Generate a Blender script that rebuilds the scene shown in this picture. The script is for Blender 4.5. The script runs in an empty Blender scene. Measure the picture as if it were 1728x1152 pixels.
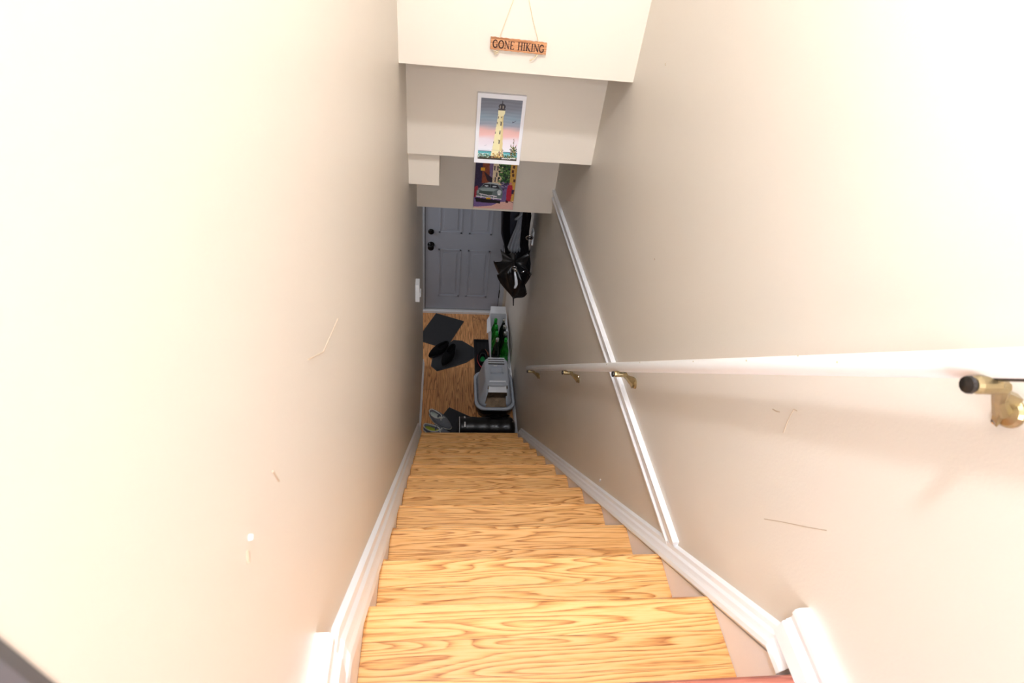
import bpy, bmesh, math, random
import numpy as np
from mathutils import Vector, Matrix

random.seed(7)
SC = bpy.context.scene
COL = SC.collection

# ------------------------------------------------------------------ camera
cam_d = bpy.data.cameras.new('camera')
cam_d.sensor_width = 36.0
cam_d.lens = 36.0 * 964.9 / 1728.0
cam_d.clip_start = 0.02
cam_d.dof.use_dof = True
cam_d.dof.focus_distance = 2.6
cam_d.dof.aperture_fstop = 6.3
cam = bpy.data.objects.new('camera', cam_d)
COL.objects.link(cam)
cam.location = (0.15717, -0.36527, 1.12212)
cam.rotation_euler = (0.84724593, -0.10042918, -0.07435559)
SC.camera = cam

# ------------------------------------------------------------------ view, world, lights
SC.view_settings.view_transform = 'Standard'
SC.view_settings.look = 'None'
SC.view_settings.gamma = 1.0
SC.view_settings.use_curve_mapping = False
SC.view_settings.exposure = 0.42
w = bpy.data.worlds.new('world')
SC.world = w
w.use_nodes = True
w.node_tree.nodes['Background'].inputs['Color'].default_value = (0.9, 0.95, 1.0, 1)
w.node_tree.nodes['Background'].inputs['Strength'].default_value = 0.3


def area(name, loc, target, sx, sy, power, col):
    d = bpy.data.lights.new(name, 'AREA')
    d.shape = 'RECTANGLE'
    d.size = sx
    d.size_y = sy
    d.energy = power
    d.color = col
    o = bpy.data.objects.new(name, d)
    o.location = loc
    v = Vector(target) - Vector(loc)
    o.rotation_euler = v.to_track_quat('-Z', 'Y').to_euler()
    COL.objects.link(o)
    return o


def ball_light(name, loc, r, power, col):
    d = bpy.data.lights.new(name, 'POINT')
    d.shadow_soft_size = r
    d.energy = power
    d.color = col
    o = bpy.data.objects.new(name, d)
    o.location = loc
    COL.objects.link(o)
    return o


# upstairs ceiling fixture over the head of the stairs
ball_light('ceiling_lamp_light', (0.14, 0.06, 2.26), 0.08, 80, (0.85, 0.905, 1.0))
# daylight from the window of the upstairs hall, behind and left of the camera
area('hall_window_light', (-1.75, -1.9, 1.45), (0.85, 0.3, 0.6), 1.3, 1.3, 26, (0.72, 0.86, 1.0))
# fill light added behind the camera to lift the bulkheads and lower stairs
area('rear_fill_light', (0.2, -2.9, 1.5), (0.4, 2.6, -0.4), 1.4, 1.4, 120, (0.84, 0.90, 1.0))
# weak light reaching the entry from the basement room on the left
area('basement_room_light', (-1.35, 4.25, -1.3), (0.8, 4.2, -2.2), 0.8, 1.0, 9.0, (0.8, 0.87, 1.0))

# ------------------------------------------------------------------ dimensions
RISE, RUN = 0.228, 0.233
XL, XR = -0.024, 0.855
WT = 0.831
ZF = -13 * RISE                  # entry floor
YD = 4.72                        # door wall
ZC = 2.42
YE = 3.834                       # left wall end at the entry
YN = -0.254                      # left wall end upstairs


# ------------------------------------------------------------------ materials
def s2l(c):
    return tuple(x / 12.92 if x <= 0.04045 else ((x + 0.055) / 1.055) ** 2.4 for x in c)


def rgb(r, g, b):
    return s2l((r / 255, g / 255, b / 255)) + (1,)


def mat(name, col, rough=0.5, metal=0.0, noise=0.06, scale=30, bump=0.0, bscale=200, spec=0.5, trans=0, ior=1.45, coat=0):
    m = bpy.data.materials.new(name)
    m.use_nodes = True
    nt = m.node_tree
    b = nt.nodes['Principled BSDF']
    b.inputs['Roughness'].default_value = rough
    b.inputs['Metallic'].default_value = metal
    b.inputs['Specular IOR Level'].default_value = spec
    b.inputs['Coat Weight'].default_value = coat
    if trans:
        b.inputs['Transmission Weight'].default_value = trans
        b.inputs['IOR'].default_value = ior
    tc = nt.nodes.new('ShaderNodeTexCoord')
    n = nt.nodes.new('ShaderNodeTexNoise')
    n.inputs['Scale'].default_value = scale
    n.inputs['Detail'].default_value = 4
    nt.links.new(tc.outputs['Object'], n.inputs['Vector'])
    mx = nt.nodes.new('ShaderNodeMix')
    mx.data_type = 'RGBA'
    mx.inputs['A'].default_value = tuple(c * (1 - noise) for c in col[:3]) + (1,)
    mx.inputs['B'].default_value = tuple(min(1, c * (1 + noise)) for c in col[:3]) + (1,)
    nt.links.new(n.outputs['Fac'], mx.inputs['Factor'])
    nt.links.new(mx.outputs['Result'], b.inputs['Base Color'])
    if bump:
        n2 = nt.nodes.new('ShaderNodeTexNoise')
        n2.inputs['Scale'].default_value = bscale
        nt.links.new(tc.outputs['Object'], n2.inputs['Vector'])
        bp = nt.nodes.new('ShaderNodeBump')
        bp.inputs['Strength'].default_value = bump
        bp.inputs['Distance'].default_value = 0.002
        nt.links.new(n2.outputs['Fac'], bp.inputs['Height'])
        nt.links.new(bp.outputs['Normal'], b.inputs['Normal'])
    return m


def wood_mat(name, light, mid, dark, axis='x', strip=0.078, rough=0.3, rings=9.0, tint=0.12, seamw=0.012, length=0):
    """Boards running along one axis, cathedral grain from a stretched noise."""
    m = bpy.data.materials.new(name)
    m.use_nodes = True
    nt = m.node_tree
    N = nt.nodes.new
    L = nt.links.new
    b = nt.nodes['Principled BSDF']
    b.inputs['Roughness'].default_value = rough
    tc = N('ShaderNodeTexCoord')
    sep = N('ShaderNodeSeparateXYZ')
    L(tc.outputs['Object'], sep.inputs[0])
    oi = N('ShaderNodeObjectInfo')

    def M(op, a, bb=None, c=None):
        x = N('ShaderNodeMath')
        x.operation = op
        for i, v in enumerate((a, bb, c)):
            if v is None:
                continue
            if isinstance(v, (int, float)):
                x.inputs[i].default_value = v
            else:
                L(v, x.inputs[i])
        return x.outputs[0]
    al = sep.outputs['X'] if axis == 'x' else sep.outputs['Y']
    ac = sep.outputs['Y'] if axis == 'x' else sep.outputs['X']
    acz = M('ADD', ac, M('MULTIPLY', sep.outputs['Z'], 1.0))
    off = M('MULTIPLY', oi.outputs['Random'], 37.0)
    sidx = M('FLOOR', M('DIVIDE', acz, strip))
    sfr = M('FRACT', M('DIVIDE', acz, strip))
    wn = N('ShaderNodeTexWhiteNoise')
    wn.noise_dimensions = '2D'
    cmb0 = N('ShaderNodeCombineXYZ')
    L(sidx, cmb0.inputs[0])
    if length:
        shift = M('MULTIPLY', M('FRACT', M('MULTIPLY', sidx, 0.37)), length)
        lidx = M('FLOOR', M('DIVIDE', M('ADD', al, shift), length))
        L(M('ADD', lidx, off), cmb0.inputs[1])
        lfr = M('FRACT', M('DIVIDE', M('ADD', al, shift), length))
    else:
        L(off, cmb0.inputs[1])
    L(cmb0.outputs[0], wn.inputs['Vector'])
    cmb = N('ShaderNodeCombineXYZ')
    L(M('ADD', M('MULTIPLY', al, 1.1), M('MULTIPLY', wn.outputs['Value'], 31.0)), cmb.inputs[0])
    L(M('MULTIPLY', acz, 14.0), cmb.inputs[1])
    L(M('ADD', off, M('MULTIPLY', wn.outputs['Value'], 17.0)), cmb.inputs[2])
    n = N('ShaderNodeTexNoise')
    n.inputs['Scale'].default_value = 1.25
    n.inputs['Detail'].default_value = 1.2
    n.inputs['Roughness'].default_value = 0.4
    L(cmb.outputs[0], n.inputs['Vector'])
    cm1 = N('ShaderNodeCombineXYZ')
    L(M('MULTIPLY', al, 9.0), cm1.inputs[0])
    L(M('MULTIPLY', acz, 60.0), cm1.inputs[1])
    L(off, cm1.inputs[2])
    nj = N('ShaderNodeTexNoise')
    nj.inputs['Scale'].default_value = 1.0
    nj.inputs['Detail'].default_value = 3
    L(cm1.outputs[0], nj.inputs['Vector'])
    ring = M('FRACT', M('ADD', M('MULTIPLY', n.outputs['Fac'], rings * 2), M('MULTIPLY', nj.outputs['Fac'], 0.55)))
    ringp = M('POWER', M('MULTIPLY', M('MINIMUM', ring, M('MULTIPLY', M('SUBTRACT', 1.0, ring), 4.0)), 1.2), 1.8)
    cmb2 = N('ShaderNodeCombineXYZ')
    L(M('MULTIPLY', al, 14.0), cmb2.inputs[0])
    L(M('MULTIPLY', acz, 330.0), cmb2.inputs[1])
    L(off, cmb2.inputs[2])
    n2 = N('ShaderNodeTexNoise')
    n2.inputs['Scale'].default_value = 1.0
    n2.inputs['Detail'].default_value = 2
    L(cmb2.outputs[0], n2.inputs['Vector'])
    pores = M('MULTIPLY', M('SUBTRACT', n2.outputs['Fac'], 0.5), 1.3)
    f = M('ADD', M('MULTIPLY', ringp, 0.85), pores)
    cr = N('ShaderNodeValToRGB')
    e = cr.color_ramp.elements
    e[0].position = 0.0
    e[0].color = light
    e[1].position = 1.0
    e[1].color = dark
    k = e.new(0.36)
    k.color = mid
    L(f, cr.inputs['Fac'])
    tn = M('ADD', 1 - tint, M('MULTIPLY', wn.outputs['Value'], tint * 1.6))
    if seamw:
        edge = M('LESS_THAN', M('MINIMUM', sfr, M('SUBTRACT', 1.0, sfr)), seamw)
        if length:
            e2 = M('LESS_THAN', lfr, 0.003)
            edge = M('MAXIMUM', edge, e2)
        tn = M('MULTIPLY', tn, M('SUBTRACT', 1.0, M('MULTIPLY', edge, 0.35)))
    mx = N('ShaderNodeMix')
    mx.data_type = 'RGBA'
    mx.blend_type = 'MULTIPLY'
    mx.inputs['Factor'].default_value = 1.0
    L(cr.outputs['Color'], mx.inputs['A'])
    cc = N('ShaderNodeCombineColor')
    L(tn, cc.inputs[0])
    L(tn, cc.inputs[1])
    L(tn, cc.inputs[2])
    L(cc.outputs[0], mx.inputs['B'])
    L(mx.outputs['Result'], b.inputs['Base Color'])
    return m


MW = mat('beige_wall_paint', rgb(218, 209, 196), 0.42, noise=0.025, scale=2.2, bump=0.12, bscale=160)
MWD = mat('beige_flat_paint', rgb(217, 206, 190), 0.7, noise=0.02, scale=3)
MCEIL = mat('white_ceiling_paint', rgb(240, 238, 232), 0.8, noise=0.02)
MTRIM = mat('white_trim_paint', rgb(248, 248, 250), 0.3, noise=0.02, scale=12)
MSKIRT = mat('pale_skirt_paint', rgb(252, 250, 255), 0.4, noise=0.02, scale=8)
MRAIL = mat('white_rail_paint', rgb(240, 238, 236), 0.28, noise=0.03, scale=14)
MCHIP = mat('worn_paint_chip', rgb(205, 190, 150), 0.6)
MOAK = wood_mat('golden_oak', rgb(250, 198, 134), rgb(240, 178, 108), rgb(160, 90, 38), 'x', 0.079, 0.28)
MOAKR = wood_mat('oak_riser', rgb(240, 186, 120), rgb(230, 162, 92), rgb(176, 104, 46), 'x', 0.3, 0.35, seamw=0)
MRED = wood_mat('red_brown_wood', rgb(170, 104, 86), rgb(150, 84, 68), rgb(112, 58, 46), 'x', 0.09, 0.3, rings=6)
MLAM = wood_mat('entry_laminate', rgb(232, 172, 116), rgb(204, 142, 88), rgb(120, 76, 40), 'y', 0.19, 0.4, rings=6, tint=0.16, seamw=0.008, length=1.2)
MBRASS = mat('antique_brass', rgb(168, 150, 112), 0.3, 0.85, noise=0.15, scale=60)
MSTEEL = mat('dark_steel', rgb(70, 66, 64), 0.3, 0.9)
MCHROME = mat('chrome', rgb(210, 210, 212), 0.12, 1.0, noise=0.02)
MDOOR = mat('grey_door_paint', rgb(162, 167, 178), 0.4, noise=0.02, scale=10)
MDOORF = mat('grey_frame_paint', rgb(180, 184, 190), 0.4, noise=0.02)
MENDSHADE = mat('wall_end_shade_grey', rgb(80, 80, 80), 0.6)  # dark tone stands in for shade on the left wall's end face
MGAP = mat('black_weatherstrip', rgb(14, 14, 15), 0.8)
MBLKM = mat('black_metal', rgb(22, 20, 18), 0.25, 0.7)
MTHR = mat('pale_threshold', rgb(226, 224, 222), 0.35)
MMAT = mat('charcoal_carpet', rgb(46, 47, 50), 0.98, noise=0.3, scale=160, bump=0.9, bscale=400)
MMAT2 = mat('charcoal_carpet_edge', rgb(58, 60, 64), 0.95, noise=0.25, scale=120, bump=0.6, bscale=300)
MBLKF = mat('black_fabric', rgb(9, 9, 11), 0.95, spec=0.15, noise=0.3, scale=40, bump=0.5, bscale=120)
MBLKN = mat('black_nylon', rgb(14, 14, 16), 0.38, noise=0.2, scale=30, bump=0.3, bscale=90)
MNAVY = mat('dark_navy_fabric', rgb(26, 28, 40), 0.8, noise=0.25, scale=30, bump=0.4, bscale=120)
MGREYF = mat('grey_fleece', rgb(120, 124, 130), 0.8, noise=0.2, scale=30, bump=0.4, bscale=150)
MBLKP = mat('black_plastic', rgb(20, 20, 22), 0.35)
MGREYP = mat('grey_plastic', rgb(192, 199, 210), 0.3, noise=0.03, scale=20)
MGREYL = mat('light_grey_plastic', rgb(232, 236, 242), 0.25, noise=0.02)
MLITTER = mat('clay_litter', rgb(176, 150, 122), 0.95, noise=0.5, scale=220, bump=1.0, bscale=300)
MCARD = mat('white_cardboard', rgb(226, 226, 228), 0.6, noise=0.03)
MGLASSG = mat('green_glass', rgb(20, 140, 36), 0.06, noise=0.05, trans=0.55, ior=1.5)
MGLASSD = mat('dark_glass', rgb(16, 26, 20), 0.06, noise=0.1, trans=0.2, ior=1.5)
MFOIL = mat('silver_foil', rgb(206, 210, 208), 0.25, 0.9)
MGRNF = mat('green_foil', rgb(30, 150, 50), 0.35, 0.2)
MLABEL = mat('dark_label', rgb(30, 32, 30), 0.6)
MWHITE = mat('white_plastic', rgb(240, 240, 240), 0.35, noise=0.02)
MSHG = mat('grey_mesh_fabric', rgb(112, 114, 120), 0.9, noise=0.35, scale=120, bump=0.6, bscale=300)
MSHW = mat('off_white_rubber', rgb(222, 220, 212), 0.6, noise=0.05)
MLIME = mat('lime_insole', rgb(176, 186, 60), 0.8, noise=0.15, scale=40)
MINS = mat('pale_insole', rgb(214, 224, 214), 0.8, noise=0.1, scale=40)
MGRNI = mat('green_insole', rgb(40, 170, 90), 0.7, noise=0.1, scale=40)
MREDR = mat('red_rubber', rgb(196, 52, 66), 0.5)
MORG = mat('orange_brown_rubber', rgb(150, 80, 48), 0.6)
MSIGN = wood_mat('rustic_sign_wood', rgb(206, 150, 104), rgb(184, 124, 80), rgb(140, 86, 52), 'x', 0.3, 0.7, seamw=0)
MINK = mat('burnt_letter_ink', rgb(58, 34, 28), 0.8)
MROPE = mat('jute_rope', rgb(222, 200, 160), 0.9, noise=0.2, scale=300)
MCANV = mat('white_canvas_edge', rgb(236, 234, 236), 0.6, noise=0.02)
MCANVD = mat('dark_canvas_edge', rgb(96, 74, 84), 0.7, noise=0.3, scale=40)
MSCR = mat('scuff', rgb(184, 164, 140), 0.8)
MSHADE = bpy.data.materials.new('frosted_lamp_shade')
MSHADE.use_nodes = True
MSHADE.node_tree.nodes['Principled BSDF'].inputs['Emission Color'].default_value = (1, 0.95, 0.86, 1)
MSHADE.node_tree.nodes['Principled BSDF'].inputs['Emission Strength'].default_value = 6.0


# ------------------------------------------------------------------ mesh helpers
def link_mesh(name, bm, m, parent=None, smooth=False, mats=None):
    me = bpy.data.meshes.new(name)
    bmesh.ops.recalc_face_normals(bm, faces=bm.faces[:])
    bm.to_mesh(me)
    bm.free()
    for mm in (mats or [m]):
        me.materials.append(mm)
    if smooth:
        for p in me.polygons:
            p.use_smooth = True
    o = bpy.data.objects.new(name, me)
    COL.objects.link(o)
    if parent is not None:
        o.parent = parent
        o.matrix_parent_inverse = Matrix.Identity(4)
        o.location = -Vector(parent_origin(parent))
    return o


def parent_origin(p):
    v = Vector((0, 0, 0))
    while p is not None:
        v = v + p.location
        p = p.parent
    return v


def tag(o, label=None, cat=None, group=None, kind=None):
    if label:
        o['label'] = label
    if cat:
        o['category'] = cat
    if group:
        o['group'] = group
    if kind:
        o['kind'] = kind
    return o


def thing(name, label, cat, loc, group=None):
    o = bpy.data.objects.new(name, None)
    o.empty_display_size = 0.05
    COL.objects.link(o)
    o.location = loc
    return tag(o, label, cat, group)


def struct(name, bm, m, parent=None, **k):
    o = link_mesh(name, bm, m, parent, **k)
    if parent is None:
        o['kind'] = 'structure'
    return o


def box(bm, x0, x1, y0, y1, z0, z1, bev=0.0, mi=0):
    r = bmesh.ops.create_cube(bm, size=1.0)
    vs = r['verts']
    for v in vs:
        v.co = Vector(((x0 + x1) / 2 + v.co.x * (x1 - x0), (y0 + y1) / 2 + v.co.y * (y1 - y0), (z0 + z1) / 2 + v.co.z * (z1 - z0)))
    fs = set(f for v in vs for f in v.link_faces)
    for f in fs:
        f.material_index = mi
    if bev:
        es = list(set(e for v in vs for e in v.link_edges))
        bmesh.ops.bevel(bm, geom=es, offset=bev, segments=2, affect='EDGES', profile=0.6)
    return bm


def B():
    return bmesh.new()


def bx(*a, **k):
    return box(B(), *a, **k)


def prism(bm, pts, vec, mi=0):
    """closed polygon pts (3-D list) extruded by vec"""
    v = Vector(vec)
    a = [bm.verts.new(p) for p in pts]
    b = [bm.verts.new(Vector(p) + v) for p in pts]
    n = len(a)
    fs = [bm.faces.new(a), bm.faces.new(b[::-1])]
    for i in range(n):
        fs.append(bm.faces.new((a[i], b[i], b[(i + 1) % n], a[(i + 1) % n])))
    for f in fs:
        f.material_index = mi
    return bm


def loft(bm, rings, cap0=True, cap1=True, closed=True, mi=0):
    vr = [[bm.verts.new(p) for p in r] for r in rings]
    n = len(vr[0])
    for i in range(len(vr) - 1):
        for j in range(n if closed else n - 1):
            k = (j + 1) % n
            f = bm.faces.new((vr[i][j], vr[i][k], vr[i + 1][k], vr[i + 1][j]))
            f.material_index = mi
    if cap0 and closed:
        bm.faces.new(vr[0][::-1]).material_index = mi
    if cap1 and closed:
        bm.faces.new(vr[-1]).material_index = mi
    return vr


def tube(bm, pts, r, n=10, closed=False, mi=0):
    pts = [Vector(p) for p in pts]
    m = len(pts)
    rr = r if isinstance(r, (list, tuple)) else [r] * m
    rings = []
    up = None
    for i, p in enumerate(pts):
        if closed:
            t = (pts[(i + 1) % m] - pts[i - 1]).normalized()
        else:
            t = (pts[min(i + 1, m - 1)] - pts[max(i - 1, 0)]).normalized()
        if up is None:
            up = Vector((0, 0, 1)) if abs(t.z) < 0.9 else Vector((1, 0, 0))
        s = t.cross(up).normalized()
        up = s.cross(t).normalized()
        rings.append([p + (s * math.cos(2 * math.pi * k / n) + up * math.sin(2 * math.pi * k / n)) * rr[i] for k in range(n)])
    if closed:
        vr = loft(bm, rings, False, False, mi=mi)
        a, b = vr[-1], vr[0]
        for j in range(n):
            k = (j + 1) % n
            bm.faces.new((a[j], a[k], b[k], b[j])).material_index = mi
    else:
        loft(bm, rings, mi=mi)
    return bm


def lathe(bm, prof, origin, axis='z', n=24, mi=0):
    o = Vector(origin)
    rings = []
    for r, h in prof:
        ring = []
        for k in range(n):
            a = 2 * math.pi * k / n
            c, s = math.cos(a) * r, math.sin(a) * r
            ring.append(o + (Vector((c, s, h)) if axis == 'z' else Vector((h, c, s)) if axis == 'x' else Vector((c, h, s))))
        rings.append(ring)
    loft(bm, rings, mi=mi)
    return bm


def sweep(bm, prof, path, mi=0):
    """prof: list of (x, d) with d measured up, square to the path; path: list of (y, z) points.  Mitred."""
    P = [Vector((0, a, b)) for a, b in path]
    rings = []
    for i, p in enumerate(P):
        t0 = (P[i] - P[i - 1]).normalized() if i else (P[1] - P[0]).normalized()
        t1 = (P[i + 1] - P[i]).normalized() if i < len(P) - 1 else t0
        t = (t0 + t1).normalized()
        nrm = Vector((0, -t.z, t.y))
        if nrm.z < 0:
            nrm = -nrm
        k = 1 / max(0.3, t.dot(t1))
        rings.append([Vector((x, 0, 0)) + p + nrm * d * k for x, d in prof])
    loft(bm, rings, mi=mi)
    return bm


# ------------------------------------------------------------------ setting
# entry floor and upper landing
struct('floor', bx(-1.6, XR, 2.74, YD + 0.12, ZF - 0.05, ZF), MLAM)
struct('floor_landing', bx(-2.0, XR + 0.1, -3.0, -0.09, -0.06, 0.0), MRED)
# right wall: one long surface from upstairs to the door
wr = struct('wall_right', bx(XR, XR + 0.12, -3.0, YD + 0.12, ZF, ZC), MW)
wl = struct('wall_left', bx(XL - 0.115, XL, YN, YE, ZF, ZC, bev=0.002), MW)
# door wall with an opening for the door
DX0, DX1 = -0.036, 0.772
DTOP = ZF + 2.04
bm = B()
box(bm, -1.6, DX0 - 0.028, YD, YD + 0.12, ZF, -0.716)
box(bm, DX1 + 0.03, XR, YD, YD + 0.12, ZF, -0.716)
box(bm, DX0 - 0.028, DX1 + 0.03, YD, YD + 0.12, DTOP + 0.03, -0.716)
struct('wall_back', bm, MWD)
# dark grey sheet added on the left wall's upstairs end, shade put into its colour
struct('wall_end_shade', bx(XL - 0.116, XL + 0.0005, YN - 0.006, YN, 0.0, ZC), MENDSHADE)
# basement room to the left of the entry
struct('wall_basement', bx(-1.6, -1.5, YE - 0.6, YD + 0.12, ZF, -0.716), MWD)
struct('wall_side', bx(-1.5, XL - 0.115, YE - 0.7, YE - 0.6, ZF, -0.716), MWD)
# stepped ceiling over the stair
struct('wall_header', bx(XL, XR, 1.877, 2.237, 0.468, ZC), MWD)
struct('wall_bulkhead', bx(XL, XR, 2.237, 2.992, -0.030, ZC), MWD)
struct('wall_bulkhead_over_entry', bx(-1.6, XR, 2.992, YD + 0.12, -0.716, ZC), MWD)
struct('wall_boxing', bx(XL, 0.124, 2.285, 2.992, -0.207, -0.030), MWD)
# upstairs hall
struct('ceiling', bx(-2.0, XR + 0.1, -3.0, 1.877, ZC, ZC + 0.08), MCEIL)
struct('wall_hall_left', bx(-2.0, -1.9, -3.0, 1.2, 0, ZC), MWD)
struct('wall_hall_end', bx(-1.9, XL - 0.115, 0.9, 1.0, 0, ZC), MWD)
struct('wall_hall_rear', bx(-2.0, XR, -3.08, -3.0, 0, ZC), MWD)

# chips and scratches in the wall paint
def mark(name, parent, pts, r, m, lab=None):
    b_ = B()
    tube(b_, pts, r, 6)
    o = link_mesh(name, b_, m, parent)
    return o


xr_ = XR - 0.0002
mark('scuff_mark', wr, [(xr_, 0.396, 0.275), (xr_, 0.385, 0.281), (xr_, 0.375, 0.29)], 0.0013, MSCR)
mark('scuff_mark', wr, [(xr_, 0.337, 0.269), (xr_, 0.345, 0.30), (xr_, 0.347, 0.33), (xr_, 0.338, 0.335)], 0.0010, MSCR)
mark('scuff_mark', wr, [(xr_, 0.253, 0.083), (xr_, 0.215, 0.135), (xr_, 0.165, 0.20), (xr_, 0.132, 0.245)], 0.0008, MSCR)
mark('scuff_mark', wr, [(xr_, 1.047, -0.915), (xr_, 1.047, -0.93)], 0.0035, MTRIM)
mark('scuff_mark', wr, [(xr_, 1.578, 0.622), (xr_, 1.573, 0.617)], 0.0018, MSCR)
mark('scuff_mark', wr, [(xr_, 1.2, 0.12), (xr_, 1.196, 0.117)], 0.0016, MSCR)
xl_ = XL + 0.0002
mark('scuff_mark', wl, [(xl_, -0.057, 0.588), (xl_, -0.061, 0.585)], 0.0028, MTRIM)
mark('scuff_mark', wl, [(xl_, -0.072, 0.583), (xl_, -0.077, 0.572)], 0.0022, MSCR)
mark('scuff_mark', wl, [(xl_, 0.026, 0.575), (xl_, 0.034, 0.545)], 0.0012, MSCR)
mark('scuff_mark', wl, [(xl_, 0.425, 0.464), (xl_, 0.3, 0.50), (xl_, 0.22, 0.56)], 0.0008, MSCR)

# skirt boards (pale) with white cap mouldings, both sides
def skirt(name, side, c_out, c_in):
    s = 1 if side == 'r' else -1
    xw = XR if side == 'r' else XL
    t = (XR - WT) if side == 'r' else (0 - XL)
    x_face = xw - s * t
    bm_ = B()
    sl = RISE / RUN
    yb = 2.745
    top = lambda y: -sl * y + c_in + 0.006
    pts = [(xw, -0.09, -0.075 if True else 0), (xw, 0.035, -0.06), (xw, yb, top(yb)), (xw, yb, ZF), (xw, 2.45, ZF), (xw, -0.09, -0.45)]
    prism(bm_, pts, (-s * t, 0, 0))
    o = struct(name, bm_, MSKIRT)
    # cap moulding : stepped profile, d measured square to the slope
    cs = math.cos(math.atan(sl))
    d0, d1 = c_in * cs, c_out * cs
    wd = d1 - d0
    X = lambda v: xw - s * v
    prof = [(X(0), d0), (X(t + 0.006), d0), (X(t + 0.009), d0 + wd * 0.12), (X(t + 0.006), d0 + wd * 0.30), (X(t + 0.001), d0 + wd * 0.42),
            (X(t - 0.001), d0 + wd * 0.5), (X(t - 0.003), d0 + wd * 0.62), (X(t - 0.010), d0 + wd * 0.72), (X(t - 0.012), d0 + wd * 0.92), (X(0), d1)]
    b2 = B()
    y0 = 0.045
    z_lv = -sl * y0
    path = [(-0.006, z_lv), (y0, z_lv), (yb, -sl * yb)]
    sweep(b2, prof, path)
    cap = link_mesh('cap_moulding', b2, MTRIM, o)
    cap['label'] = 'white painted cap moulding'
    return o


skirt('trim_1', 'r', 0.062, -0.012)
skirt('trim_2', 'l', 0.115, -0.012)

# ridged white band running across the right wall
bm = B()
hw = 0.034
prof = [(XR, -hw), (XR - 0.012, -hw), (XR - 0.014, -hw + 0.012), (XR - 0.006, -hw + 0.016), (XR - 0.006, -0.006), (XR - 0.012, -0.002), (XR - 0.012, 0.010),
        (XR - 0.007, 0.014), (XR - 0.016, 0.020), (XR - 0.018, hw - 0.004), (XR - 0.012, hw), (XR, hw)]
sweep(bm, prof, [(0.44, -0.388), (2.992, -0.577)])
struct('trim_3', bm, MTRIM)

# upper landing baseboards, each with an ogee end
def upper_base(name, side, h, yend):
    s = 1 if side == 'r' else -1
    xw = XR if side == 'r' else XL
    X = lambda v: xw - s * v
    prof = [(X(0), 0), (X(0.030), 0), (X(0.030), h * 0.42), (X(0.026), h * 0.48), (X(0.026), h * 0.52), (X(0.020), h * 0.60), (X(0.020), h * 0.72),
            (X(0.026), h * 0.80), (X(0.026), h * 0.93), (X(0.020), h), (X(0), h)]
    b_ = B()
    sweep(b_, prof, [(-3.0 if side == 'r' else YN, 0.0), (yend, 0.0)])
    return struct(name, b_, MTRIM)


upper_base('baseboard_right', 'r', 0.098, 0.058)
upper_base('baseboard_left', 'l', 0.178, 0.012)
# entry baseboards
for nm, xw, s, y0, y1 in (('baseboard_entry_right', XR, -1, 2.745, YD), ('baseboard_entry_left', XL, 1, 2.745, YE)):
    bm = B()
    pr = [(xw, 0), (xw + s * 0.014, 0), (xw + s * 0.014, 0.055), (xw + s * 0.007, 0.062), (xw + s * 0.009, 0.09), (xw + s * 0.002, 0.098), (xw, 0.098)]
    sweep(bm, pr, [(y0, ZF), (y1, ZF)])
    struct(nm, bm, MTRIM)

# front door
bm = B()
dz0 = ZF + 0.045
dr = struct('door_1', bx(DX0 - 0.028, DX0 - 0.006, YD - 0.012, YD + 0.10, ZF, DTOP + 0.03), MDOORF)
bm = B()
box(bm, DX1 + 0.006, DX1 + 0.030, YD - 0.012, YD + 0.10, ZF, DTOP + 0.03)
box(bm, DX0 - 0.006, DX1 + 0.006, YD - 0.012, YD + 0.10, DTOP + 0.006, DTOP + 0.03)
link_mesh('door_frame', bm, MDOORF, dr)
bm = bx(DX0 - 0.006, DX1 + 0.006, YD + 0.018, YD + 0.022, ZF + 0.03, DTOP + 0.006)
link_mesh('weatherstrip', bm, MGAP, dr)
slab = bx(DX0, DX1, YD + 0.002, YD + 0.017, dz0, DTOP, bev=0.001)
pw = 0.235
for px0 in (DX0 + 0.135, DX1 - 0.135 - pw):
    for z0, z1 in ((ZF + 0.22, ZF + 0.83), (ZF + 1.02, ZF + 1.62), (ZF + 1.72, ZF + 1.92)):
        for a, b_, c, d in ((px0, px0 + pw, z0, z0 + 0.018), (px0, px0 + pw, z1 - 0.018, z1), (px0, px0 + 0.018, z0, z1), (px0 + pw - 0.018, px0 + pw, z0, z1)):
            box(slab, a, b_, YD - 0.0025, YD + 0.004, c, d, bev=0.0015)
        box(slab, px0 + 0.045, px0 + pw - 0.045, YD - 0.0025, YD + 0.004, z0 + 0.045, z1 - 0.045, bev=0.004)
link_mesh('door_slab', slab, MDOOR, dr)
bm = bx(DX0 - 0.03, DX1 + 0.03, YD - 0.035, YD + 0.02, ZF, ZF + 0.03, bev=0.003)
o = link_mesh('threshold', bm, MTHR, dr)
for nm, kz, r in (('deadbolt', ZF + 1.03, 0.030), ('door_knob', ZF + 0.875, 0.036)):
    bm = B()
    if nm == 'deadbolt':
        lathe(bm, [(r, 0), (r, -0.010), (r * .8, -0.016), (0.001, -0.016)], (0.022, YD, kz), 'y')
        box(bm, 0.017, 0.027, YD - 0.032, YD - 0.014, kz - 0.018, kz + 0.018, bev=0.003)
    else:
        lathe(bm, [(r, 0), (r, -0.006), (r * .5, -0.012), (0.012, -0.03), (0.020, -0.04), (0.031, -0.052), (0.031, -0.066), (0.02, -0.074), (0.001, -0.076)], (0.022, YD, kz), 'y')
    link_mesh(nm, bm, MBLKM, dr, smooth=True)['label'] = 'black metal ' + nm.replace('_', ' ')
for hz in (ZF + 0.28, ZF + 1.0, ZF + 1.75):
    bm = B()
    tube(bm, [(DX1 + 0.003, YD - 0.008, hz - 0.05), (DX1 + 0.003, YD - 0.008, hz + 0.05)], 0.006, 8)
    link_mesh('hinge', bm, MBLKM, dr)
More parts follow.
